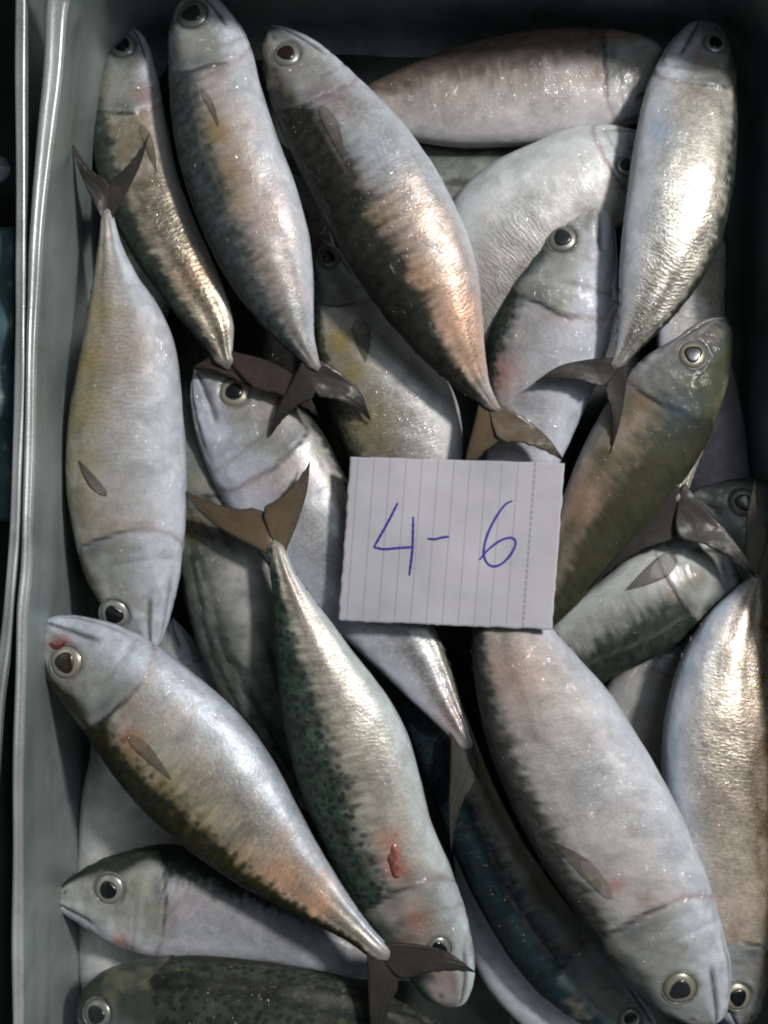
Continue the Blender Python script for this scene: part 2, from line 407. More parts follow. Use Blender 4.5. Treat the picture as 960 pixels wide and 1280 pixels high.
    maxil = np.exp(-((A-.525)/.040)**2)*(1-sst(.07, .10, Sg))*sst(.004, .03, Sg)
    jaw2 = np.exp(-((A-.86)/.03)**2)*(1-sst(.13, .19, Sg))*sst(.01, .03, Sg)
    dsp = dsp-.0005*pre-.0013*mouth+.0007*maxil-.0006*jaw2+head*sst(.02, .06, Sg)*(.0011*(n1-.5)+.0005*(n3-.5))
    for kk in range(3):
        dsp = dsp-.00030*head*np.exp(-((Sg-(gs*(.45+.16*kk)+.03*np.sin(A*5+kk*2+seed)))/.004)**2)*sst(.5, .6, A)*(1-sst(.85, .95, A))*(n2 > .4)
    lat = .27+.16*sst(.3, .75, Sg)+.03*np.sin(Sg*7); ll = np.exp(-((A-lat)/.012)**2)*(1-head)*sst(.02, .05, Sg-sg)
    dsp = dsp+.00018*ll
    fade = sst(.0, .05, Sg)*(1-sst(.9, 1, Sg))
    dsp = dsp+fade*(.0012*(n2-.5)+.0004*(n1-.5))
    # two muscle folds behind the gill and along the tail
    dsp = dsp+.00035*np.sin((A-lat)*26)*sst(.5, .8, Sg)*(1-sst(.93, 1, Sg))*np.exp(-((A-lat)/.25)**2)
    V = V+dsp[:, :, None]*nr
    # pigment
    p['goldc'] = tuple(np.array(p['goldc'])*.55+.45*np.mean(p['goldc'])*np.array((1.05, 1.0, .85))); p['gold'] *= .72; p['pink'] *= .7
    p['pinkc'] = tuple(np.array(p['pinkc'])*.6+.4*np.array((.46, .42, .42)))
    aw = A+.05*(n1-.5)+.06*(n2-.5)+.02*(n3-.5)
    bw = p['bw']*(1+.2*np.sin(Sg*3.0))
    back = mix(np.array(p['back'])*.45, np.array(p['back2'])*.70, np.clip(n3*1.1-.15+.35*sst(0, bw.max(), A), 0, 1)*.9)
    side = mix(p['side'], p['belly'], sst(.48, .80, aw))
    side = mix(side, np.array(p['pinkc']), p['pink']*sst(.45, .68, n2+.18*np.sin(Sg*5+seed))*sst(.22, .34, aw)*(1-sst(.60, .82, aw)))
    gmask = (.35+.65*sst(.30, .62, .6*n1+.4*n3))*p['gold']*sst(bw*.75, bw*1.15, aw)*(1-sst(bw+p['goldw']*.75, bw+p['goldw']*1.7, aw))*sst(.16, .30, Sg)
    gc = mix(np.array(p['goldc']), np.array(p['goldc'])*.55, np.clip(n3*1.4-.3, 0, 1))
    body = mix(side, gc, gmask*(.75+.4*n1))
    ab = aw+.10*(n5-.5)*sst(.2, .4, Sg)+.05*(n3-.5)
    body = mix(body, back, 1-sst(bw*.80, bw*1.22, ab))
    bar = sst(.15, .75, np.sin(2*np.pi*(U/6.2+2.4*A+1.1*(n2-.5)+.5*(n1-.5)))); bm = (1-sst(bw*1.05, bw*1.5, A))*sst(.03, .08, A)*p['bars']
    body = body*(1-(.62*bar*bm)[..., None])
    if p['stripe']:
        stp_ = sst(.45, .8, np.sin(A*30+.8*np.sin(Sg*6)+(n1-.5)*2.5))*(1-sst(.55, .75, A)); body = body*(1-p['stripe']*stp_[..., None])
    hd_ = mix(np.array(p['head']), np.array(p['belly'])*.93, sst(.42, .66, aw))
    hd_ = mix(hd_, np.array(p['back'])*1.3, 1-sst(.15, .30, aw+.05*np.sin(Sg*30)))
    hd_ = mix(hd_, np.array((.25, .26, .21)), .34*np.exp(-((A-.44)/.14)**2)*sst(.08, .13, Sg))
    hd_ = hd_*(.86+.28*n3)[..., None]
    hd_ = mix(hd_, np.array((.30, .27, .20)), .35*sst(.5, .7, n1)*(1-sst(.5, .7, A)))
    hd_ = mix(hd_, np.array(p['back'])*.8, (1-sst(.0, .028, Sg))*(1-sst(.35, .65, A))*.8)
    col = mix(body, hd_, head)
    # gill slit: edge shadow and dark gill border painted in, darkest high on the shoulder
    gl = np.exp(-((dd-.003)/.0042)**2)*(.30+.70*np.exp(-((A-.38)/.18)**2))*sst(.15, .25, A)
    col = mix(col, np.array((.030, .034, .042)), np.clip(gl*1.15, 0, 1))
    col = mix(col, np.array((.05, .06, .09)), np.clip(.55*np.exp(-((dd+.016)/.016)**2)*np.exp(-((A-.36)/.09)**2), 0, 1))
    rd = np.exp(-((dd-.022)/.016)**2)*np.exp(-((A-.47)/.06)**2); col = mix(col, np.array((.26, .14, .10)), np.clip(rd*.40, 0, 1))
    pk = np.exp(-((dd-.005)/.008)**2)*sst(.5, .6, A)*.35; col = mix(col, np.array((.36, .24, .24)), pk)
    col = mix(col, np.array((.08, .075, .07)), np.clip(mouth*1.0+pre*.30+jaw2*.5, 0, 1))
    col = mix(col, np.array((.20, .17, .13)), np.clip(ll*.35, 0, 1))
    # scuffed blotches, veins
    col = col*(1-.16*sst(.50, .62, n1)[..., None])*(1+.12*(sst(.4, .7, n2)-.4)[..., None])
    if p['blush']:
        for (bx, by, br, bc, bs) in p['blush']:
            px_ = 480+V[:, :, 0]/(K*(CAMZ-V[:, :, 2])/CAMZ); py_ = 640-V[:, :, 1]/(K*(CAMZ-V[:, :, 2])/CAMZ)
            if np.mean(bc) > .15 and not p['over']: bs = bs*sst(bw*.75, bw*1.15, ab)
            d2 = ((px_-bx)**2+(py_-by)**2)/br**2
            col = mix(col, np.array(bc), np.clip(bs*np.exp(-d2*(.3+.9*n3+1.3*(n1-.3))), 0, 1)*(st[None, :] > -.2))
    no_ = np.exp(-((Sg-.036)/.006)**2-((A-.33)/.03)**2); col = mix(col, np.array((.03, .03, .03)), np.clip(no_, 0, 1)*.8)
    tl = sst(.93, .985, Sg); col = mix(col, np.array((.26, .24, .22)), tl*.7)
    met = p['met']*(sst(bw*.9, bw*1.5, aw)*.92+.08)*(1-sst(.52, .78, aw))+p['bmet']*sst(.52, .78, aw)
    met = met*(1-.50*head)*(.6+.4*sst(.3, .6, Sg))*(1-.5*tl)
    spots = p['spots']*(1-sst(bw*.85, bw*1.2, A))*(1-head)*sst(.05, .12, A+.06)
    chev = p['chev']*sst(bw*.6, bw*1.2, A)*(1-sst(.55, .75, A))*sst(.35, .60, Sg)*(1-sst(.92, .97, Sg))
    wetm = np.full_like(met, p['wet'])
    if p['glint']:
        px_ = 480+V[:, :, 0]/(K*(CAMZ-V[:, :, 2])/CAMZ); py_ = 640-V[:, :, 1]/(K*(CAMZ-V[:, :, 2])/CAMZ)
        for (bx, by, br) in p['glint']: wetm = np.maximum(wetm, np.exp(-((px_-bx)**2+(py_-by)**2)/br**2))
    wetm = np.clip(wetm+.25*head, 0, 1)*(1-.65*(1-sst(bw*.8, bw*1.4, A)))
    # eye
    verts = V.reshape(-1, 3)
    sgn = np.sign(np.cross(np.array((mid[NS//2+1]-mid[NS//2-1])*(1, -1)), Sd[NS//2]*(1, -1)))
    faces = grid_faces(NS, NT, True, flip=(sgn > 0))
    c0 = len(verts); verts = np.vstack((verts, ctr[0], ctr[-1]))
    for j in range(NT):
        j2 = (j+1) % NT; q = (c0, j2, j); r = (c0+1, (NS-1)*NT+j, (NS-1)*NT+j2)
        faces.append(q[::-1] if sgn > 0 else q); faces.append(r[::-1] if sgn > 0 else r)
    bvh = BVHTree.FromPolygons([tuple(v) for v in verts], faces)
    def hit(x, y):
        tgt = Vector(P(x, y, 0)); o = Vector((0, 0, CAMZ)); r = bvh.ray_cast(o, (tgt-o).normalized())
        if r[0] is None:
            q = bvh.find_nearest(Vector(P(x, y, zz.mean()))); return q[0], q[1]
        return r[0], r[1]
    root = bpy.data.objects.new('mackerel', None); C.objects.link(root)
    root.empty_display_size = .01; ml = NS//2
    root.location = (float(ctr[ml, 0]), float(ctr[ml, 1]), float(ctr[ml, 2]-T[ml]))
    tag(root, label, 'fish', 'mackerel heaped in the metal tray')
    if eye:
        ep, en = hit(eye[0], eye[1]); R = eye[2]*K*1.0
        if en.z < 0: en = -en
        en = (en+Vector((0, 0, .25))).normalized()
        e3 = np.array(ep); dv = verts[:NS*NT]-e3; ds = np.linalg.norm(dv, axis=1)
        flat = verts[:NS*NT]; hgt = dv @ np.array(en)
        inn = np.clip(1-sst(R*.85, R*1.18, ds), 0, 1)
        flat -= (inn*(np.maximum(hgt, -.001)+.0011))[:, None]*np.array(en)
        lip = np.exp(-((ds-R*1.28)/(R*.16))**2); flat += (lip*.00035)[:, None]*np.array(en)
        verts[:NS*NT] = flat
        m2 = (np.clip(np.exp(-((ds-R*1.10)/(R*.09))**2)*.45, 0, 1)).reshape(NS, NT); col = mix(col, np.array((.05, .05, .045)), m2)
    shn = np.stack((np.clip(met, 0, 1), np.clip(spots, 0, 1), np.clip(chev, 0, 1), wetm), 2)
    ob = mesh_obj('body', verts, faces, SKIN, root)
    me = ob.data
    colr = np.concatenate((np.clip(col, 0, 1), np.ones((NS, NT, 1))), 2).reshape(-1, 4)
    ext = np.vstack((colr[0], colr[NS*NT-1]))
    set_col(me, 'pigment', np.vstack((colr, ext)))
    sh = shn.reshape(-1, 4); set_col(me, 'sheen', np.vstack((sh, sh[0], sh[-1])))
    u1 = np.stack((U, G+seed*7.3), 2).reshape(-1, 2); set_uv(me, 'skin', np.vstack((u1, u1[0], u1[-1])))
    u2 = np.stack((U, A), 2).reshape(-1, 2); set_uv(me, 'anatomy', np.vstack((u2, u2[0], u2[-1])))
    if eye:
        h = R*.30; base = ep-en*.0010
        prof = [(R*1.0, -.0008), (R*1.0, .0002), (R*.95, .0007), (R*.82, .0007+h*.28), (R*.66, .0007+h*.46), (R*.50, .0007+h*.52), (R*.3, .0007+h*.55)]
        eo = revolve('eye', prof, base, en, IRIS[(seed//31*2+seed//62) % 3], root, seed=seed)
        pr = R*(eye[3]+.03 if len(eye) > 3 else .60)
        revolve('pupil', [(pr, .0006+h*.45), (pr*.97, .0009+h*.53), (pr*.7, .0009+h*.62), (pr*.3, .0009+h*.68)], base, en, PUPIL[1 if p['brown'] else (0, 2, 0)[(seed//31) % 3]], eo, wob=.085, seed=seed+1)
        tor = []; 
        for (r_, h_) in ((1.13, -.0004), (1.10, .0002), (1.05, .0004), (1.0, .0002), (.985, -.0006)): tor.append((R*r_, h_))
        # ring of skin round the eye
        q = Vector((0, 0, 1)).rotation_difference(en); v = []; sg2 = 28
        for (r_, h_) in tor:
            for k in range(sg2):
                an = 6.28318*k/sg2; v.append(q @ Vector((r_*math.cos(an), r_*math.sin(an), h_))+base+en*.0002)
        mesh_obj('eyelid', v, grid_faces(5, sg2, True, flip=True), RIM, eo)
    # tail fin
    if tail:
        t1, fk, t2 = [np.array(q, float) for q in tail[:3]]; zb = float(zz[-1]); z1, z2 = (ztip or (zb, zb))
        for tip, zt, cn in ((t1, z1, 0), (t2, z2, 1)):
            ca, cb = (d0, b0)
            # the lobe springs from the nearer corner of the stalk
            if len(tail) > 3: corner = (d0, b0)[tail[3][cn]]
            else: corner = d0 if np.linalg.norm(d0-tip)-np.linalg.norm(b0-tip) < 0 else b0
            cen = md-dr*2
            cor = corner-dr*4+(md-corner)*.15
            bul = tail[4][cn] if len(tail) > 4 else .10
            ch = tip-cor; pn = np.array((-ch[1], ch[0])); 
            if np.dot(pn, cor-fk) < 0: pn = -pn
            pts = [cor-dr*9, cor+dr*1.5, cor+dr*3+ch*.33+pn*bul*.7, cor+ch*.68+pn*bul*.75, tip]
            Aq, _ = spline(pts, 26)
            c2 = tip-fk; pn2 = np.array((-c2[1], c2[0])); 
            if np.dot(pn2, cor-fk) < 0: pn2 = -pn2
            Bq, _ = spline([cen, fk, fk+c2*.33+pn2*.05, fk+c2*.68+pn2*.05, tip], 26)
            g = np.linspace(0, 1, 26)
            jag = .9*np.sin(g*60+seed)*(g > .3)*(g < .95)
            Bq = Bq+jag[:, None]*pn2/np.linalg.norm(pn2)*.9
            zl = zb+(zt-zb)*g**1.2+.0006
            A3 = [P(x, y, zv) for (x, y), zv in zip(Aq, zl)]; B3 = [P(x, y, zv-.0006) for (x, y), zv in zip(Bq, zl)]
            B3 = [b_+np.array((0, 0, .0012*math.sin(g_*3.1))) for b_, g_ in zip(B3, g)]
            sheet('tail_lobe', A3, B3, (FIN, FIN_D, FIN_P, FIN_R)[p['fin']], root, ripple=.00022, nv=12)
    # breast fin, laid flat on the flank
    if pect:
        b1, b2, tp = pect[:3]; n = 14
        b1 = np.array(b1, float); b2 = np.array(b2, float); tp = np.array(tp, float)
        A3 = []; B3 = []
        cam_ = np.array((0, 0, CAMZ))
        for k in range(n):
            g = k/(n-1)
            for bb, outl, sg_ in ((b1, A3, 1), (b2, B3, -1)):
                cb = (b1+b2)/2; wf = min(1.0, .35+g*3.2); q = (cb+(bb-cb)*wf)*(1-g)+tp*g; cv = (b1-b2)*.12*math.sin(g*3.14)*sg_; q = q+cv
                h3, nn = hit(*q); h3 = np.array(h3); d_ = cam_-h3; d_ /= np.linalg.norm(d_)
                outl.append(h3+d_*(.0002+.0009*g))
        sheet('pectoral_fin', A3, B3, pect[3] if len(pect) > 3 else FIN_Q, root, thick=.0004, nv=7)
    # finlets along the tail stalk
    if p['finlets']:
        for edge, Q in ((0, Dp), (1, Bp)):
            for k in range(5):
                fr = .765+.036*k; i = int(np.searchsorted(s, fr)); pt = Q[i]; tg = Q[min(i+3, NS-1)]-Q[i-3]; tg = tg/np.linalg.norm(tg)
                ot = (Q[i]-mid[i]); ot = ot/np.linalg.norm(ot); ln = 14-1.2*k
                a0 = pt-ot*4.5; zc = float(zz[i])
                tipp = pt+tg*ln+ot*(1.8-.2*k)
                A3 = []; B3 = []
                for g in np.linspace(0, 1, 5):
                    qa = a0*(1-g)+tipp*g+ot*1.6*math.sin(g*3.14); qb = (a0+tg*ln*.55)*(1-g)+tipp*g
                    A3.append(P(*qa, zc+.0008)); B3.append(P(*qb, zc+.0005))
                sheet('finlet', A3, B3, FIN_P if p['fin'] not in (1, 3) else FIN, root, thick=.0004, nv=4)
    return root, hit

# ------------------------------------------------------------------ setting
METAL = metal_material('galvanised_metal', (.27, .325, .325), .42, .40)
METAL_R = metal_material('rim_highlight_metal', (.42, .44, .45), .34, .35)  # rim coloured lighter than the wall to carry its bright reflections
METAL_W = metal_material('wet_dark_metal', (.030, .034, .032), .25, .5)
GROUND = plain('dark_ground', (.03, .033, .032), .6, nscale=30, amp=.5, bump=.001)
g = mesh_obj('ground', [(-3, -3, -.13), (3, -3, -.13), (3, 3, -.13), (-3, 3, -.13)], [(0, 1, 2, 3)], GROUND, smooth=False)
tag(g, kind='structure')

def tray(label, pts, zr, flange, inward=1, m=METAL, seed=0, shade_rise=0.0):
    """pressed metal tray: closed rim line in photo pixels at the rim's height"""
    zf = lambda y: zr+shade_rise*float(sst(.0, 1.0, np.array((20-y)/110.0)))  # rim lifted past the top edge, out of view, to shade nearby heads
    ring = np.array([P(x, y, zf(y)) for x, y in pts]); ringz = ring[:, 2]; ring = ring[:, :2]
    q = []; zq = []
    n = len(ring)
    for i in range(n):
        a, b, c, d = ring[(i-1) % n], ring[i], ring[(i+1) % n], ring[(i+2) % n]
        for t in np.linspace(0, 1, 14, endpoint=False):
            q.append(.5*((2*b)+(-a+c)*t+(2*a-5*b+4*c-d)*t*t+(-a+3*b-3*c+d)*t**3)); zq.append(ringz[i]*(1-t)+ringz[(i+1) % n]*t)
    zq = np.array(zq); q = np.array(q); tg = np.roll(q, -1, 0)-np.roll(q, 1, 0); tg /= np.linalg.norm(tg, axis=1)[:, None]
    nin = np.stack((tg[:, 1], -tg[:, 0]), 1)*inward
    fl = np.array([flange(p_) for p_ in q])
    prof = [(-1.0, -.0040, .0005), (-1.0, -.0008, .0006), (-1.0, .0006, 0), (-.8, .0014, 0), (-.55, .0012, 0), (-.35, .0004, 0), (-.12, .0010, 0), (.05, .0004, 0), (.10, -.0012, .0004), (0, -.006, .0012), (0, -.022, .0018),
            (0, -.045, .0026), (0, -.070, .0036), (0, -.094, .0050), (0, -.104, .0085), (0, -.109, .0160)]
    V = []
    for k, (ff, dz, add) in enumerate(prof):
        off = ff*fl+add
        wv = .0006*np.array([math.sin(i*.21+k*.3+seed)*math.sin(i*.07+seed) for i in range(len(q))])
        xy = q+nin*(off+wv*(1 if k > 8 else .5))[:, None]
        zn = .0004*np.array([math.sin(i*.33+seed*2) for i in range(len(q))])
        V.append(np.column_stack((xy, (zr if k > 11 else zq)+dz+zn)))
    nq = len(q); V = np.vstack(V); F = grid_faces(len(prof), nq, True, flip=(inward > 0))
    root = bpy.data.objects.new('metal_tray', None); C.objects.link(root); cc = q.mean(0); root.location = (cc[0], cc[1], zr-.109)
    tag(root, label, 'tray')
    rim_rows = 9
    mesh_obj('rim', V[:rim_rows*nq], [f for f in F if max(f) < rim_rows*nq], METAL_R, root)
    lower = [tuple(i-(rim_rows-1)*nq for i in f) for f in F if min(f) >= (rim_rows-1)*nq]
    mesh_obj('wall', V[(rim_rows-1)*nq:], lower, m, root)
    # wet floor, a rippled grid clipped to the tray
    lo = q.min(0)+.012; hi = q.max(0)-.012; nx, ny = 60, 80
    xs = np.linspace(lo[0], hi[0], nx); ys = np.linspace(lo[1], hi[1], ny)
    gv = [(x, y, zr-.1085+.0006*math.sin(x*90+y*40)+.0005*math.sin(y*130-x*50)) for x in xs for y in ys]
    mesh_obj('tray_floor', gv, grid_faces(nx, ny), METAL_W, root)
    return root

left = [(27, 1440), (27, 1280), (26, 1120), (27, 960), (31, 800), (36, 720), (39, 640), (43, 480), (47, 360), (55, 250), (74, 100), (83, 0), (88, -60)]
ring = left+[(112, -108), (190, -124), (500, -126), (840, -126), (965, -118), (1024, -60), (1026, 70), (1022, 500), (1046, 900), (1046, 1350), (990, 1440), (930, 1480), (500, 1490), (110, 1488), (45, 1475)]
tray('grey galvanised metal tray that holds the heap of mackerel and the paper note', ring, .034,
     lambda p_: .0040+.0050*max(0, min(1, (p_[1]-.10)/.14))*(1 if p_[0] < 0 else 0), shade_rise=.036)
nb = [(20, -300), (20, -60), (21, 120), (21, 300), (20, 400), (19, 500), (15, 620), (9, 720), (0, 810), (-9, 900), (-16, 1010), (-22, 1200), (-26, 1400), (-60, 1500), (-300, 1520), (-560, 1500), (-600, 1400), (-600, 500), (-600, -240), (-560, -330), (-300, -350), (-60, -345)]
tray('second metal tray whose rim runs down the left border of the picture', nb, .032, lambda p_: .0046, inward=1, seed=3)

# ------------------------------------------------------------------ the mackerel
BR = (.30, .10, .08)
fish('dark gold mackerel at top left, head in shadow, flank crossed by another tail',
     (150, 30), [(128, 48), (116, 90), (113, 150), (122, 215), (140, 270), (170, 325), (205, 375), (236, 412), (262, 443)],
     [(180, 45), (196, 90), (208, 150), (222, 215), (243, 275), (265, 325), (284, 370), (292, 405), (291, 440)],
     (-.042, -.024, -.016), eye=(153, 57, 18), gs=.26, roll=-.45, bw=.20, gold=.9, goldc=(.22, .16, .06), chev=.8, met=.9, goldw=.30, spots=.3, side=(.50, .45, .38), back=(.04, .045, .035), glint=[(250, 400, 60), (170, 290, 30)],
     tail=((240, 462), (316, 484), (400, 522), (0, 1), (.02, .20)), ztip=(-.020, -.010), fin=3, pect=((170, 152), (187, 160), (196, 215)), blush=[(180, 118, 14, (.30, .15, .13), .6), (252, 345, 26, (.58, .38, .26), .7), (272, 400, 24, (.60, .52, .42), .7)])
fish('grey mackerel second from left at top, snout cut by the frame, gold shoulder patch',
     (238, -10), [(218, 12), (210, 60), (213, 120), (222, 190), (240, 255), (268, 320), (305, 380), (345, 425), (378, 452)],
     [(264, -5), (292, 20), (314, 60), (327, 110), (350, 180), (372, 240), (387, 300), (392, 360), (392, 410), (399, 450)],
     (-.014, -.006, -.008), eye=(240, 18, 20), gs=.21, roll=-.20, gold=.5, goldc=(.32, .22, .09), goldw=.10, back=(.060, .075, .080), back2=(.12, .14, .145), bw=.31, pink=.6, side=(.38, .38, .39), spots=.35, glint=[(320, 270, 50), (245, 80, 30)], blush=[(268, 165, 20, (.26, .17, .05), .8), (285, 215, 20, (.28, .19, .07), .7), (300, 255, 16, (.30, .22, .10), .6), (335, 270, 26, (.50, .40, .38), .5)],
     tail=((338, 545), (394, 492), (464, 526), (0, 1), (.06, .16)), ztip=(-.014, -.016), fin=1, pect=((247, 108), (262, 116), (274, 158)), met=.45)
fish('large mackerel at top centre with copper rear flank, tail touching the top of the paper',
     (338, 31), [(328, 50), (328, 78), (336, 115), (352, 165), (375, 215), (402, 270), (435, 330), (480, 395), (530, 450), (572, 486), (598, 503)],
     [(362, 36), (400, 55), (445, 95), (495, 145), (540, 205), (572, 265), (595, 330), (603, 390), (606, 440), (612, 478), (622, 503)],
     (-.016, .000, -.004), eye=(358, 67, 18), gs=.215, brown=True, roll=-.36, gold=.45, goldc=(.36, .25, .12), goldw=.20, bw=.30, back=(.025,.027,.024), back2=(.06,.06,.045), glint=[(510, 190, 30), (540, 240, 30), (580, 400, 80)], pink=.9, pinkc=(.56, .33, .22), chev=.5, met=.68, spots=.35,
     tail=((580, 606), (622, 548), (707, 578), (0, 1), (.04, .10)), ztip=(-.010, -.006), pect=((392, 128), (418, 138), (430, 200)),
     blush=[(572, 400, 38, (.70, .42, .29), .85), (520, 350, 36, (.62, .38, .24), .75), (592, 450, 26, (.66, .42, .30), .8), (440, 235, 22, (.34, .24, .14), .6), (462, 275, 24, (.36, .26, .13), .6), (400, 120, 25, (.34, .27, .30), .4), (470, 190, 40, (.36, .40, .48), .5)])
fish('brownish pink mackerel lying level along the top, head behind the upright silver one',
     (842, 92), [(828, 62), (800, 45), (740, 38), (680, 39), (600, 52), (530, 75), (470, 102), (420, 130), (380, 150)],
     [(832, 125), (792, 156), (740, 168), (690, 178), (640, 183), (570, 183), (510, 175), (440, 172), (385, 165)],
     (-.044, -.042, -.046), gs=.19, bars=0, roll=-.10, gold=.3, pink=.2, back=(.17, .125, .10), back2=(.24, .19, .165), bw=.34, spots=.0, glint=[(755, 110, 25)], side=(.42, .38, .37), belly=(0.575, 0.559, 0.583), met=.2, chev=.1)
fish('grey striped back of a mackerel directly below the level brownish one',
     (800, 235), [(740, 195), (650, 172), (560, 166), (450, 180), (350, 200)], [(740, 262), (650, 272), (560, 262), (450, 240), (350, 225)],
     (-.062, -.060, -.062), bars=0, roll=-1.2, back=(.20, .22, .20), back2=(.38, .40, .37), bw=.3, spots=.1, gold=.1, res=(110, 56), met=.2, stripe=.45)
fish('pale curved mackerel at upper right, belly up, its eye half hidden by the upright one',
     (838, 195), [(830, 232), (802, 266), (750, 298), (705, 330), (668, 370), (642, 412), (615, 450), (590, 470)],
     [(815, 170), (765, 158), (710, 163), (660, 182), (610, 208), (572, 243), (550, 290), (548, 350), (562, 410), (578, 462)],
     (-.036, -.034, -.045), eye=(782, 207, 14), gs=.20, bars=0.2, roll=.25, gold=.6, pink=.5, chev=.9, met=.45, belly=(0.598, 0.619, 0.645), side=(.46, .45, .44), back=(.14, .09, .06), back2=(.22, .16, .12))
fish('upright mackerel at top right with glittering silver flank and dark shadowed head',
     (878, 24), [(902, 32), (916, 70), (921, 120), (921, 180), (915, 240), (901, 300), (877, 350), (845, 392), (812, 425), (787, 450)],
     [(858, 32), (832, 62), (812, 100), (799, 150), (790, 200), (782, 260), (776, 320), (773, 380), (770, 425), (765, 448)],
     (-.030, -.004, -.006), eye=(894, 54, 15), gs=.20, roll=-.08, gold=.55, goldc=(.36, .31, .20), bw=.16, back=(.035, .04, .03), met=.85, side=(.50, .48, .44), pink=.35, pinkc=(.50, .42, .36), chev=.8, spots=.4,
     tail=((668, 478), (757, 482), (762, 568), (1, 0), (.12, .05)), ztip=(-.006, -.010), fin=1, blush=[(824, 165, 20, (.30, .38, .52), .7), (872, 72, 7, (.36, .16, .14), .7)])
fish('white bellied mackerel above the paper with clear round eye and snout pointing up',
     (745, 249), [(722, 257), (690, 284), (662, 324), (635, 368), (615, 410), (606, 460), (600, 520), (590, 580), (580, 640), (585, 700), (590, 740)],
     [(763, 270), (770, 320), (770, 370), (762, 425), (745, 480), (718, 540), (690, 600), (660, 660), (630, 710), (605, 745)],
     (-.024, -.030, -.036), eye=(703, 298, 19), gs=.29, bars=0.4, roll=.02, gold=.3, pink=.15, glint=[(755, 400, 60)], side=(.36, .36, .39), belly=(0.552, 0.571, 0.657), met=.2, bmet=.05, bw=.21,
     blush=[(622, 462, 22, (.38, .15, .12), .6), (612, 480, 22, (.42, .22, .18), .5)])
fish('yellow patched mackerel between the large copper flanked one and the paper, its head shaded',
     (402, 298), [(392, 326), (390, 370), (392, 420), (400, 470), (415, 520), (435, 570), (465, 640), (500, 700)],
     [(432, 318), (458, 350), (492, 400), (532, 440), (561, 480), (575, 520), (578, 570), (570, 620), (550, 680), (520, 720)],
     (-.034, -.034, -.040), eye=(411, 322, 14), gs=.20, bars=0.3, over=True, roll=-.15, gold=.9, goldc=(.30, .23, .08), goldw=.18, bw=.17, pink=.5, side=(.42, .41, .40), belly=(0.598, 0.607, 0.632), chev=.3, glint=[(545, 500, 40)], blush=[(425, 425, 18, (.28, .20, .05), .8), (440, 465, 18, (.26, .20, .06), .7), (462, 530, 34, (.32, .27, .14), .6)],
     pect=((436, 400), (462, 398), (458, 452)))
fish('mackerel with silver cheek left of the paper, body under it, limp tail below',
     (243, 460), [(285, 457), (332, 474), (375, 505), (405, 545), (428, 590), (460, 650), (500, 710), (540, 775), (562, 830), (578, 880), (592, 918)],
     [(238, 490), (243, 530), (256, 580), (275, 620), (310, 670), (350, 720), (400, 770), (450, 815), (500, 862), (542, 902), (562, 922)],
     (-.030, -.030, -.016), eye=(293, 490, 20, .50), gs=.27, bars=0.6, roll=.10, gold=.7, goldc=(.46, .38, .22), met=.75, bw=.13, pink=.5, pinkc=(.48, .37, .36), side=(.44, .44, .46), belly=(0.552, 0.571, 0.670), back=(.04, .06, .055),
     tail=((564, 1066), (594, 968), (602, 985), (1, 0), (.02, .02)), ztip=(-.006, -.012), fin=1, blush=[(345, 500, 30, (.28, .20, .16), .5), (560, 900, 30, (.30, .16, .13), .5)])
fish('olive mackerel right of the paper with dark blue gill edge, snout pointing up right',
     (909, 397), [(916, 422), (911, 470), (893, 530), (862, 590), (825, 640), (780, 690), (740, 735), (700, 775), (668, 800)],
     [(880, 400), (840, 425), (800, 452), (765, 495), (735, 545), (712, 600), (690, 660), (672, 720), (655, 770)],
     (-.022, -.022, -.034), eye=(866, 443, 18, .6), gs=.29, bars=0.25, roll=-.62, gold=.9, goldc=(.18, .15, .055), goldw=.20, bw=.30, side=(.26, .23, .19), back=(.050, .055, .035), back2=(.085, .085, .050), glint=[(890, 470, 50)], met=.35, pink=.9, pinkc=(.42, .26, .18),
     head=(.07, .08, .085), wet=.3, belly=(.30, .30, .32), bmet=.02, spots=.15, blush=[(830, 560, 34, (.060, .062, .038), .85), (795, 620, 36, (.055, .056, .034), .85), (750, 690, 34, (.055, .056, .034), .8), (865, 500, 24, (.06, .062, .03), .8), (722, 622, 34, (.40, .25, .18), .6), (850, 510, 26, (.03, .06, .09), .6)])  # head colour darkened to paint in the shade lying on it
fish('thin gold edge of a mackerel behind the olive one, brown forked tail spread below',
     (885, 200), [(905, 260), (908, 330), (905, 400), (902, 455), (892, 520), (875, 575), (861, 612)],
     [(850, 220), (832, 300), (822, 380), (822, 450), (828, 520), (834, 575), (839, 612)],
     (-.058, -.050, -.014), roll=-.2, gold=1.0, goldc=(.40, .30, .14), goldw=.4, bw=.08, pink=.3, res=(120, 60), met=.5,
     tail=((735, 738), (845, 668), (946, 723), (1, 0), (.0, .06)), ztip=(-.022, -.010), fin=1)
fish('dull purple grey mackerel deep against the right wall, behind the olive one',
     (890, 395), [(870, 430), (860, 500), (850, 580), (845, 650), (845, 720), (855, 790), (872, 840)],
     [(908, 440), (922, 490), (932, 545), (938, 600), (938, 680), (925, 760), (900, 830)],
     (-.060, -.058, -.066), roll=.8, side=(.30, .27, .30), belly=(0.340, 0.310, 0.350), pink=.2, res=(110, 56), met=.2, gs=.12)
fish('mackerel at the right edge, snout left, its eye crossed by a thin upright tail',
     (858, 621), [(888, 605), (940, 598), (978, 615), (990, 680), (988, 760), (982, 850), (965, 930)],
     [(865, 650), (882, 688), (905, 720), (928, 760), (938, 820), (943, 880), (950, 930)],
     (-.038, -.046, -.055), eye=(929, 628, 19, .55), roll=.30, gs=.26, head=(.26, .27, .26), belly=(0.420, 0.430, 0.420), gold=.3, res=(130, 64))
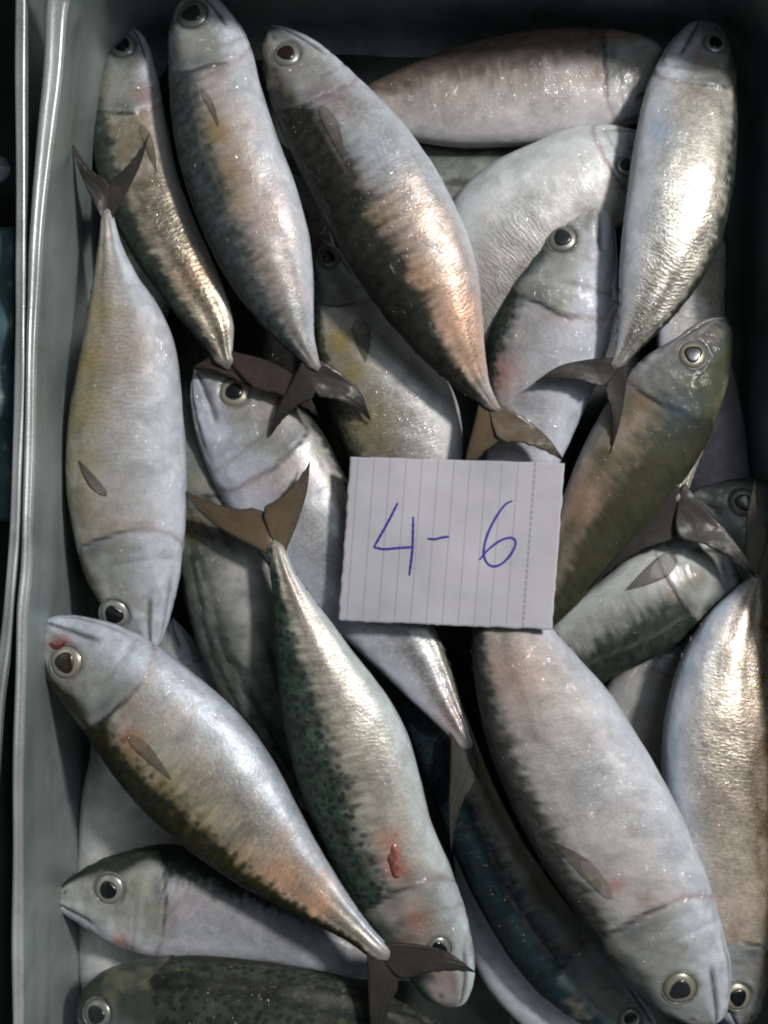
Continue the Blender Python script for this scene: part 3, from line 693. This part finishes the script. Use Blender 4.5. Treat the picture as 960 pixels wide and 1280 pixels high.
fish('white and dark green mackerel right of the paper, head under a brown forked tail',
     (918, 700), [(927, 732), (895, 767), (850, 802), (800, 830), (755, 852), (715, 875), (680, 895), (650, 905)],
     [(897, 674), (862, 668), (826, 676), (780, 702), (735, 738), (698, 770), (665, 810), (645, 850), (636, 890)],
     (-.040, -.036, -.070), bars=0.25, roll=-.12, gs=.25, bw=.40, gold=.1, back=(.025, .042, .036), back2=(.08, .11, .09), spots=.15, side=(.36, .38, .36), belly=(0.529, 0.559, 0.558), pink=.1, met=.3,
     pect=((842, 682), (850, 712), (782, 738)))
fish('large mackerel down the lower right border, milky blue belly and shining gold flank',
     (926, 1288), [(950, 1266), (960, 1220), (966, 1160), (968, 1080), (968, 1000), (966, 920), (963, 840), (958, 775), (954, 738)],
     [(900, 1270), (880, 1230), (862, 1180), (850, 1120), (838, 1050), (828, 980), (828, 920), (838, 865), (856, 812), (885, 770), (918, 737), (934, 724)],
     (-.024, -.015, -.024), eye=(922, 1246, 18), gs=.20, roll=-.08, gold=1.2, goldc=(.46, .26, .07), goldw=.14, bw=.13, wet=.8, met=.9, side=(.62, .54, .45), belly=(0.506, 0.571, 0.682), pink=.5, pinkc=(.54, .38, .30), chev=.35, back=(.12, .07, .02), back2=(.24, .15, .05),
     tail=((944, 598), (958, 672), (982, 640), (1, 0), (.07, .02)), ztip=(.004, -.006), fin=2)
fish('big smooth pinkish mackerel below the paper, head down near the lower right corner',
     (888, 1284), [(856, 1279), (810, 1252), (765, 1205), (715, 1135), (670, 1065), (632, 990), (606, 920), (593, 850), (590, 790), (600, 735), (615, 700)],
     [(908, 1264), (912, 1215), (900, 1150), (880, 1085), (850, 1015), (812, 945), (768, 875), (722, 820), (685, 778), (658, 738), (638, 702)],
     (.002, .002, -.024), eye=(850, 1236, 21), gs=.265, bars=0.35, roll=-.08, gold=.35, goldc=(.30, .24, .16), goldw=.22, bw=.22, back=(.05, .058, .055), back2=(.11, .11, .10), pink=.6, pinkc=(.44, .37, .34), side=(.43, .43, .43), belly=(0.575, 0.607, 0.682), met=.18, bmet=.08, chev=.3,
     pect=((757, 1092), (772, 1138), (690, 1052)), glint=[(700, 820, 60), (760, 940, 40), (860, 1080, 50)], blush=[(768, 1105, 11, (.30, .10, .09), .6), (640, 840, 55, (.42, .27, .22), .5), (740, 980, 50, (.36, .41, .50), .35)], spots=.2)
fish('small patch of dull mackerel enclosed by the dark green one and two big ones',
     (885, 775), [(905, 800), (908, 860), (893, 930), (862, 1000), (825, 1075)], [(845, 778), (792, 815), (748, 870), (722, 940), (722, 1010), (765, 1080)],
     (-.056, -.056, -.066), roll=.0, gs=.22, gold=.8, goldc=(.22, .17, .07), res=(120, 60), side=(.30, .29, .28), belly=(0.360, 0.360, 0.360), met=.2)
fish('dark blue mackerel with golden band, half under the big pinkish one',
     (812, 1302), [(772, 1300), (702, 1264), (650, 1214), (608, 1150), (573, 1080), (545, 1010), (522, 950), (505, 900), (495, 860), (493, 820)],
     [(820, 1275), (792, 1232), (748, 1178), (704, 1124), (664, 1068), (628, 1003), (600, 940), (575, 880), (550, 830), (520, 800)],
     (-.034, -.034, -.040), eye=(788, 1274, 15), gs=.25, bars=0.35, over=True, roll=-.55, gold=1.0, goldc=(.25, .18, .08), goldw=.22, bw=.34, glint=[(760, 1200, 70)], back=(.008, .018, .025), back2=(.025, .05, .06), spots=.4, pink=.3, met=.35, head=(.12, .17, .16),
     blush=[(612, 955, 20, (.34, .25, .10), .9), (635, 1000, 22, (.34, .25, .10), .9), (662, 1050, 22, (.34, .25, .10), .9), (694, 1100, 22, (.34, .24, .10), .9), (725, 1135, 20, (.32, .20, .13), .8), (765, 1200, 26, (.42, .44, .44), .7), (700, 1150, 40, (.09, .13, .12), .4)])
fish('smooth white mackerel belly at the bottom, between torn head and dark blue mackerel',
     (762, 1335), [(705, 1316), (645, 1274), (602, 1222), (580, 1160), (570, 1100), (565, 1040)], [(775, 1300), (748, 1270), (703, 1212), (662, 1150), (630, 1090), (600, 1040)],
     (-.058, -.056, -.060), bars=0, roll=1.4, gold=0, side=(.46, .48, .52), belly=(0.575, 0.619, 0.707), res=(110, 60), met=.1, bmet=.2, gs=.1, pink=0)
R19, hit19 = fish('green spotted mackerel at lower centre, brown forked tail up, torn bloody head down',
     (562, 1260), [(530, 1246), (500, 1206), (465, 1165), (430, 1115), (400, 1050), (375, 985), (358, 920), (347, 850), (342, 785), (340, 735), (335, 692)],
     [(584, 1250), (594, 1210), (586, 1150), (566, 1090), (541, 1030), (525, 970), (508, 915), (480, 865), (440, 812), (402, 762), (373, 722), (358, 690)],
     (-.024, -.004, -.006), eye=(548, 1187, 17, .62), gs=.27, roll=-.34, gold=.6, goldc=(.34, .30, .20), goldw=.12, bw=.29, back=(.030, .055, .045), back2=(.085, .13, .10), spots=1.0, wet=.8, glint=[(520, 1180, 80)], met=.62, side=(.52, .49, .44), belly=(0.529, 0.595, 0.620), pink=.5, pinkc=(.55, .46, .42), chev=.6, head=(.34, .30, .29),
     tail=((228, 612), (329, 640), (388, 576), (0, 1), (.10, .06)), ztip=(-.010, -.006), fin=0, blush=[(487, 1050, 17, (.44, .22, .17), .8), (497, 1085, 16, (.40, .14, .12), .8), (520, 1150, 18, (.30, .14, .11), .8), (500, 1155, 10, (.06, .05, .05), .7), (508, 1175, 12, (.12, .07, .06), .7), (515, 1125, 14, (.55, .48, .42), .5), (540, 1215, 25, (.40, .25, .23), .5)])
fish('grey green mackerel showing striped back and white scuff, left of the green spotted one',
     (228, 500), [(214, 530), (211, 600), (221, 680), (232, 750), (248, 810), (275, 870), (310, 920), (345, 960), (372, 1000)],
     [(252, 520), (282, 590), (325, 660), (358, 730), (377, 800), (391, 870), (396, 940), (392, 1000)],
     (-.044, -.036, -.044), bars=0, over=True, roll=-1.05, gs=.24, bw=.34, back=(.12, .14, .13), back2=(.30, .33, .30), spots=.15, stripe=.6, gold=.5, goldc=(.20, .19, .10), side=(.34, .34, .33), belly=(0.380, 0.360, 0.340), pink=.1, met=.25, chev=0, head=(.26, .25, .25),
     pect=((243, 640), (236, 660), (268, 676)), blush=[(300, 715, 26, (.44, .42, .42), .75), (310, 760, 24, (.42, .40, .40), .7), (318, 800, 18, (.36, .34, .34), .6), (240, 660, 22, (.22, .19, .10), .5)])
R21, hit21 = fish('big mackerel at lower left with glittering white belly and red blood by the eye',
     (48, 779), [(45, 800), (54, 835), (78, 875), (105, 912), (135, 958), (180, 1012), (235, 1060), (290, 1098), (345, 1130), (400, 1158), (435, 1177), (458, 1194)],
     [(75, 769), (120, 774), (165, 790), (212, 818), (260, 858), (300, 895), (338, 945), (368, 1000), (400, 1060), (435, 1118), (464, 1158), (482, 1178)],
     (0, .004, .010), eye=(82, 828, 21), gs=.24, brown=True, roll=-.12, gold=.6, goldc=(.32, .26, .12), goldw=.20, bw=.29, back=(.020, .021, .010), back2=(.07, .062, .022), glint=[(300, 900, 80), (330, 1000, 60), (150, 830, 40)], pink=.6, pinkc=(.58, .34, .22), met=.6, side=(.46, .44, .41), belly=(0.529, 0.583, 0.670), bmet=.45, chev=.5, spots=.8,
     tail=((596, 1216), (498, 1222), (480, 1345), (1, 0), (.13, .06)), ztip=(.012, .010), fin=1, pect=((152, 922), (172, 916), (215, 975)),
     blush=[(76, 803, 12, (.22, .05, .045), .8), (160, 925, 15, (.44, .17, .11), .7), (350, 1100, 30, (.72, .42, .28), .9), (395, 1132, 26, (.70, .42, .28), .9), (300, 1075, 26, (.50, .34, .18), .6), (250, 1030, 30, (.36, .29, .12), .6), (205, 985, 26, (.30, .25, .08), .6), (165, 945, 20, (.26, .20, .06), .6)])
fish('tall pale mackerel along the left wall, head down, forked tail over the dark gold one',
     (188, 816), [(160, 802), (134, 770), (112, 730), (95, 680), (85, 610), (86, 540), (95, 470), (108, 400), (118, 340), (124, 300), (126, 272)],
     [(205, 796), (220, 740), (230, 670), (232, 590), (228, 510), (220, 440), (200, 385), (172, 345), (152, 305), (142, 270)],
     (-.018, -.008, .000), eye=(143, 768, 19, .6), gs=.27, bars=0.2, over=True, roll=.10, gold=.9, goldc=(.32, .25, .09), goldw=.24, bw=.11, back=(.06, .06, .03), back2=(.12, .11, .06), glint=[(222, 600, 50)], blush=[(112, 450, 26, (.32, .25, .09), .8), (104, 510, 26, (.31, .25, .10), .8), (122, 390, 20, (.30, .23, .10), .8), (102, 580, 24, (.30, .26, .13), .6), (165, 440, 34, (.42, .33, .28), .6), (175, 560, 50, (.48, .50, .55), .4)], pink=.9, pinkc=(.44, .35, .30), side=(.42, .40, .38), belly=(0.552, 0.583, 0.657), met=.25, bmet=.1, chev=.7, spots=.1,
     tail=((89, 176), (136, 232), (187, 165), (0, 1), (.05, .05)), ztip=(.006, .004), fin=1, pect=((118, 618), (140, 622), (98, 575), FIN_P))
fish('grey mackerel at bottom left with wide bright eye, body under the big copper flanked one',
     (65, 1120), [(84, 1101), (120, 1078), (165, 1062), (210, 1056), (260, 1066), (320, 1092), (380, 1120), (440, 1150), (500, 1180)],
     [(75, 1138), (105, 1158), (150, 1182), (210, 1198), (280, 1201), (340, 1203), (400, 1212), (450, 1222), (510, 1225)],
     (-.026, -.028, -.034), eye=(136, 1112, 20, .52), gs=.30, bars=0.4, roll=-.15, bw=.24, glint=[(180, 1080, 40)], back=(.020, .028, .022), back2=(.05, .065, .05), gold=.2, pink=.35, pinkc=(.42, .34, .40), side=(.36, .37, .41), belly=(0.506, 0.524, 0.570), head=(.32, .33, .30), met=.3, chev=.1,
     blush=[(150, 1178, 9, (.5, .18, .15), .7), (150, 1176, 16, (.46, .28, .26), .4)])
fish('dark spotted backed mackerel lying along the bottom border',
     (96, 1256), [(106, 1234), (135, 1212), (180, 1201), (240, 1197), (320, 1204), (400, 1218), (470, 1238), (540, 1275), (600, 1312)],
     [(100, 1280), (125, 1312), (180, 1342), (260, 1362), (350, 1371), (430, 1362), (520, 1346), (600, 1328)],
     (-.014, -.010, -.024), eye=(121, 1268, 19), gs=.215, bars=0.1, roll=-.75, bw=.36, stripe=.55, back=(.035, .045, .035), back2=(.12, .13, .09), gold=.4, goldc=(.18, .15, .08), spots=.9, met=.35, head=(.12, .14, .14), fin=1)
fish('pale mackerel belly upright by the left wall, beneath the bottom left ones',
     (140, 870), [(190, 900), (232, 960), (250, 1030), (250, 1100), (240, 1170), (210, 1240), (165, 1300)],
     [(118, 900), (112, 950), (102, 1000), (98, 1060), (97, 1120), (98, 1180), (104, 1240), (125, 1300)],
     (-.062, -.058, -.062), bars=0, roll=1.1, belly=(0.552, 0.547, 0.546), side=(.44, .42, .40), gold=0, res=(120, 60), met=.1, gs=.1, pink=0)
fish('dull pinkish mackerel end in the gap just below the tall pale one',
     (216, 772), [(198, 800), (194, 860), (208, 930), (240, 1000)], [(244, 800), (290, 870), (330, 950), (342, 1000)],
     (-.058, -.060, -.066), roll=.3, side=(.34, .31, .30), res=(100, 56), met=.3, gs=.2)
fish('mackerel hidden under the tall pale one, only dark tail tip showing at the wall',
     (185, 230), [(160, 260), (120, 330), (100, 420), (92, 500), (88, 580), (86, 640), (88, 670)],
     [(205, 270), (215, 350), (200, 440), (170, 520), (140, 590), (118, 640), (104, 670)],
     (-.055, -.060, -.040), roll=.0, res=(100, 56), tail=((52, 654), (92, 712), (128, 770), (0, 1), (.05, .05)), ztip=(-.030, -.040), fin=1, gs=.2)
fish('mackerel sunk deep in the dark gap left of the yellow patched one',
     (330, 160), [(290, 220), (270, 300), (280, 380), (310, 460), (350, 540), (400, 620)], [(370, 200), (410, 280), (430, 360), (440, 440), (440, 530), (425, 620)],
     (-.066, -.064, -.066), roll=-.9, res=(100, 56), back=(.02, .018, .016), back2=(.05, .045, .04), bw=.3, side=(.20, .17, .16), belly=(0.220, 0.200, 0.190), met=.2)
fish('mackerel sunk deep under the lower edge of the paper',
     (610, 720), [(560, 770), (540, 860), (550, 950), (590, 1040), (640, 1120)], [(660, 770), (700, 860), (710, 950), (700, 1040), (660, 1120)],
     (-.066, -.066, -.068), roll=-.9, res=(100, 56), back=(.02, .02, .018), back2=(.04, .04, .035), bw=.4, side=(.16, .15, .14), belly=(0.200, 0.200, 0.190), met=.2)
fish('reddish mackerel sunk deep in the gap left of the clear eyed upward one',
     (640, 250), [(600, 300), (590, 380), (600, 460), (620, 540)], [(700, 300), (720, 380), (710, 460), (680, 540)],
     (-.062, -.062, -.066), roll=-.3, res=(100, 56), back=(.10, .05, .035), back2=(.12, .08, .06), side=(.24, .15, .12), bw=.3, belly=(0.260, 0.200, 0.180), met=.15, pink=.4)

# torn flesh at the broken head
def lump(name, x, y, rx, ry, h, m, parent, hitf, seed, rot=0.0):
    p0, n0 = hitf(x, y); n0 = Vector(n0)
    if n0.z < 0: n0 = -n0
    n0 = (n0+Vector((0, 0, .4))).normalized(); rr = random.Random(seed)
    q = Vector((0, 0, 1)).rotation_difference(n0); v = []; seg = 22; rows = 8; ph = [rr.random()*6 for _ in range(4)]
    for i in range(rows):
        f = i/(rows-1)
        for k in range(seg):
            a = 6.28318*k/seg; wb = 1+.20*math.sin(2*a+ph[0])+.14*math.sin(3*a+ph[1])+.10*math.sin(5*a+ph[2])
            r = (1-f**1.6)*wb; X = math.cos(a)*rx*K*r; Y = math.sin(a)*ry*K*r
            z_ = .0009+h*(math.sin(f*1.5708)-.25)+h*.25*math.sin(a*4+f*6+ph[3])*f*(1-f)*2
            v.append(q @ Vector((X*math.cos(rot)-Y*math.sin(rot), X*math.sin(rot)+Y*math.cos(rot), z_))+p0)
    return mesh_obj(name, v, grid_faces(rows, seg, True, flip=True), m, parent)
lump('torn_flesh', 494, 1076, 8, 19, .0010, FLESH, R19, hit19, 2, .2)
lump('blood_spot', 73, 806, 8, 6, .0004, BLOOD, R21, hit21, 8)

# ------------------------------------------------------------------ the paper note
TL, TR, BR_, BL = (438, 571), (706, 579), (690, 787), (423, 776)
def pz(u, v):
    return -.001+.004*u+.0012*math.sin(u*5.0+1.0)*math.sin(v*3.2+.6)+.0007*math.sin(u*11+v*4)-.0035*(v-.5)**2*(1-u)*2-.004*max(0, .25-u)**1.5*4
def ppx(u, v):
    x = (TL[0]*(1-u)+TR[0]*u)*(1-v)+(BL[0]*(1-u)+BR_[0]*u)*v; y = (TL[1]*(1-u)+TR[1]*u)*(1-v)+(BL[1]*(1-u)+BR_[1]*u)*v
    return x, y
def puv(x, y):
    u = v = .5
    for _ in range(12):
        cx, cy = ppx(u, v); u += (x-cx)/268; v += (y-cy)/207
    return u, v
note = bpy.data.objects.new('paper_note', None); C.objects.link(note); note.location = P(565, 680, -.002)
tag(note, 'torn lined white paper with 4- 6 written in blue pen, lying on fish', 'paper note')
nu, nv = 90, 70; v = []; uv = []
rj = random.Random(3); je = [[rj.uniform(-1, 1) for _ in range(120)] for _ in range(4)]
def jit(k, t):
    q = t*(28 if k < 3 else 50); i = int(q); f = q-i; return (je[k][i]*(1-f)+je[k][i+1]*f)
for i in range(nu):
    for j in range(nv):
        u = i/(nu-1); w_ = j/(nv-1); x, y = ppx(u, w_)
        x += jit(0, w_)*1.0*max(0, 1-u*12)-jit(1, w_)*.8*max(0, 1-(1-u)*12)
        y += jit(2, u)*.5*max(0, 1-w_*12)+jit(3, u)*.9*max(0, 1-(1-w_)*12)
        v.append(P(x, y, pz(u, w_))); uv.append((u, 1-w_))
v = np.array(v); off = len(v); v2 = v-np.array((0, 0, .00025))
F = grid_faces(nu, nv, flip=True)+grid_faces(nu, nv, off=off)
ringi = [j for j in range(nv)]+[i*nv+nv-1 for i in range(1, nu)]+[(nu-1)*nv+j for j in range(nv-2, -1, -1)]+[i*nv for i in range(nu-2, 0, -1)]
F += [(a, b, b+off, a+off) for a, b in zip(ringi, ringi[1:]+ringi[:1])]
ps = mesh_obj('sheet', np.vstack((v, v2)), F, paper_material(), note); set_uv(ps.data, 'fin', uv+uv)
def stroke(name, pts, wd=3.1):
    pts = [(410+x/3.0, 550+y/3.0) for x, y in pts]
    q, t = spline(pts, 60); tg = np.gradient(q, axis=0); tg /= np.maximum(np.linalg.norm(tg, axis=1), 1e-6)[:, None]; nn = np.stack((-tg[:, 1], tg[:, 0]), 1)
    V = []
    for k in range(60):
        ww = wd*.5*(1-.45*(abs(2*t[k]-1))**8)*(1+.10*math.sin(k*.9))
        for s_, dz in ((-1, .00018), (0, .00032), (1, .00018)):
            x, y = q[k]+nn[k]*ww*s_; u_, v_ = puv(x, y); V.append(P(x, y, pz(u_, v_)+dz))
    return V
def writing(name, strokes):
    V = []; F = []
    for st_ in strokes:
        a = stroke(name, st_); o_ = len(V); V += a; F += grid_faces(60, 3, off=o_, flip=False)
    ob = mesh_obj(name, V, F, PRINT, note)
    return ob
writing('digit_four', [[(262, 235), (232, 295), (196, 360), (172, 402)], [(172, 402), (210, 409), (262, 405), (322, 401)], [(320, 287), (319, 350), (316, 420), (305, 508)]])
writing('dash', [[(373, 370), (400, 372), (425, 366), (455, 362)]])
writing('digit_six', [[(692, 228), (665, 242), (630, 290), (598, 355), (584, 420), (596, 460), (625, 474), (662, 456), (694, 415), (704, 380), (685, 366), (645, 378), (600, 412), (568, 450)]])

# ------------------------------------------------------------------ seen in the tray next door
TEAL = plain('teal_plastic', (.07, .13, .145), .45, 0, .2, .2, 40, .4, .004)
vv_ = []; nx, ny = 24, 60
for i in range(nx):
    for j in range(ny):
        x = -300+i*13.8; y = 285+j*6.2
        vv_.append(P(x, y, .014+.004*math.sin(i*.5+j*.13)+.004*math.sin(j*.4)-.02*max(0, (j-45)/15)**2))
o = mesh_obj('plastic_sheet', vv_, grid_faces(nx, ny, flip=True), TEAL)
sm = o.modifiers.new('thickness', 'SOLIDIFY'); sm.thickness = .0006
tag(o, 'crumpled teal plastic sheet in the neighbouring tray at the left border', 'plastic sheet')
fish('pale mackerel end at the left border, in the neighbouring tray above the teal plastic',
     (14, 210), [(4, 196), (-40, 178), (-120, 170), (-220, 185), (-300, 205)], [(4, 226), (-40, 246), (-120, 252), (-220, 235), (-300, 218)],
     (-.02, -.02, -.02), roll=.5, res=(90, 48), gs=.2)
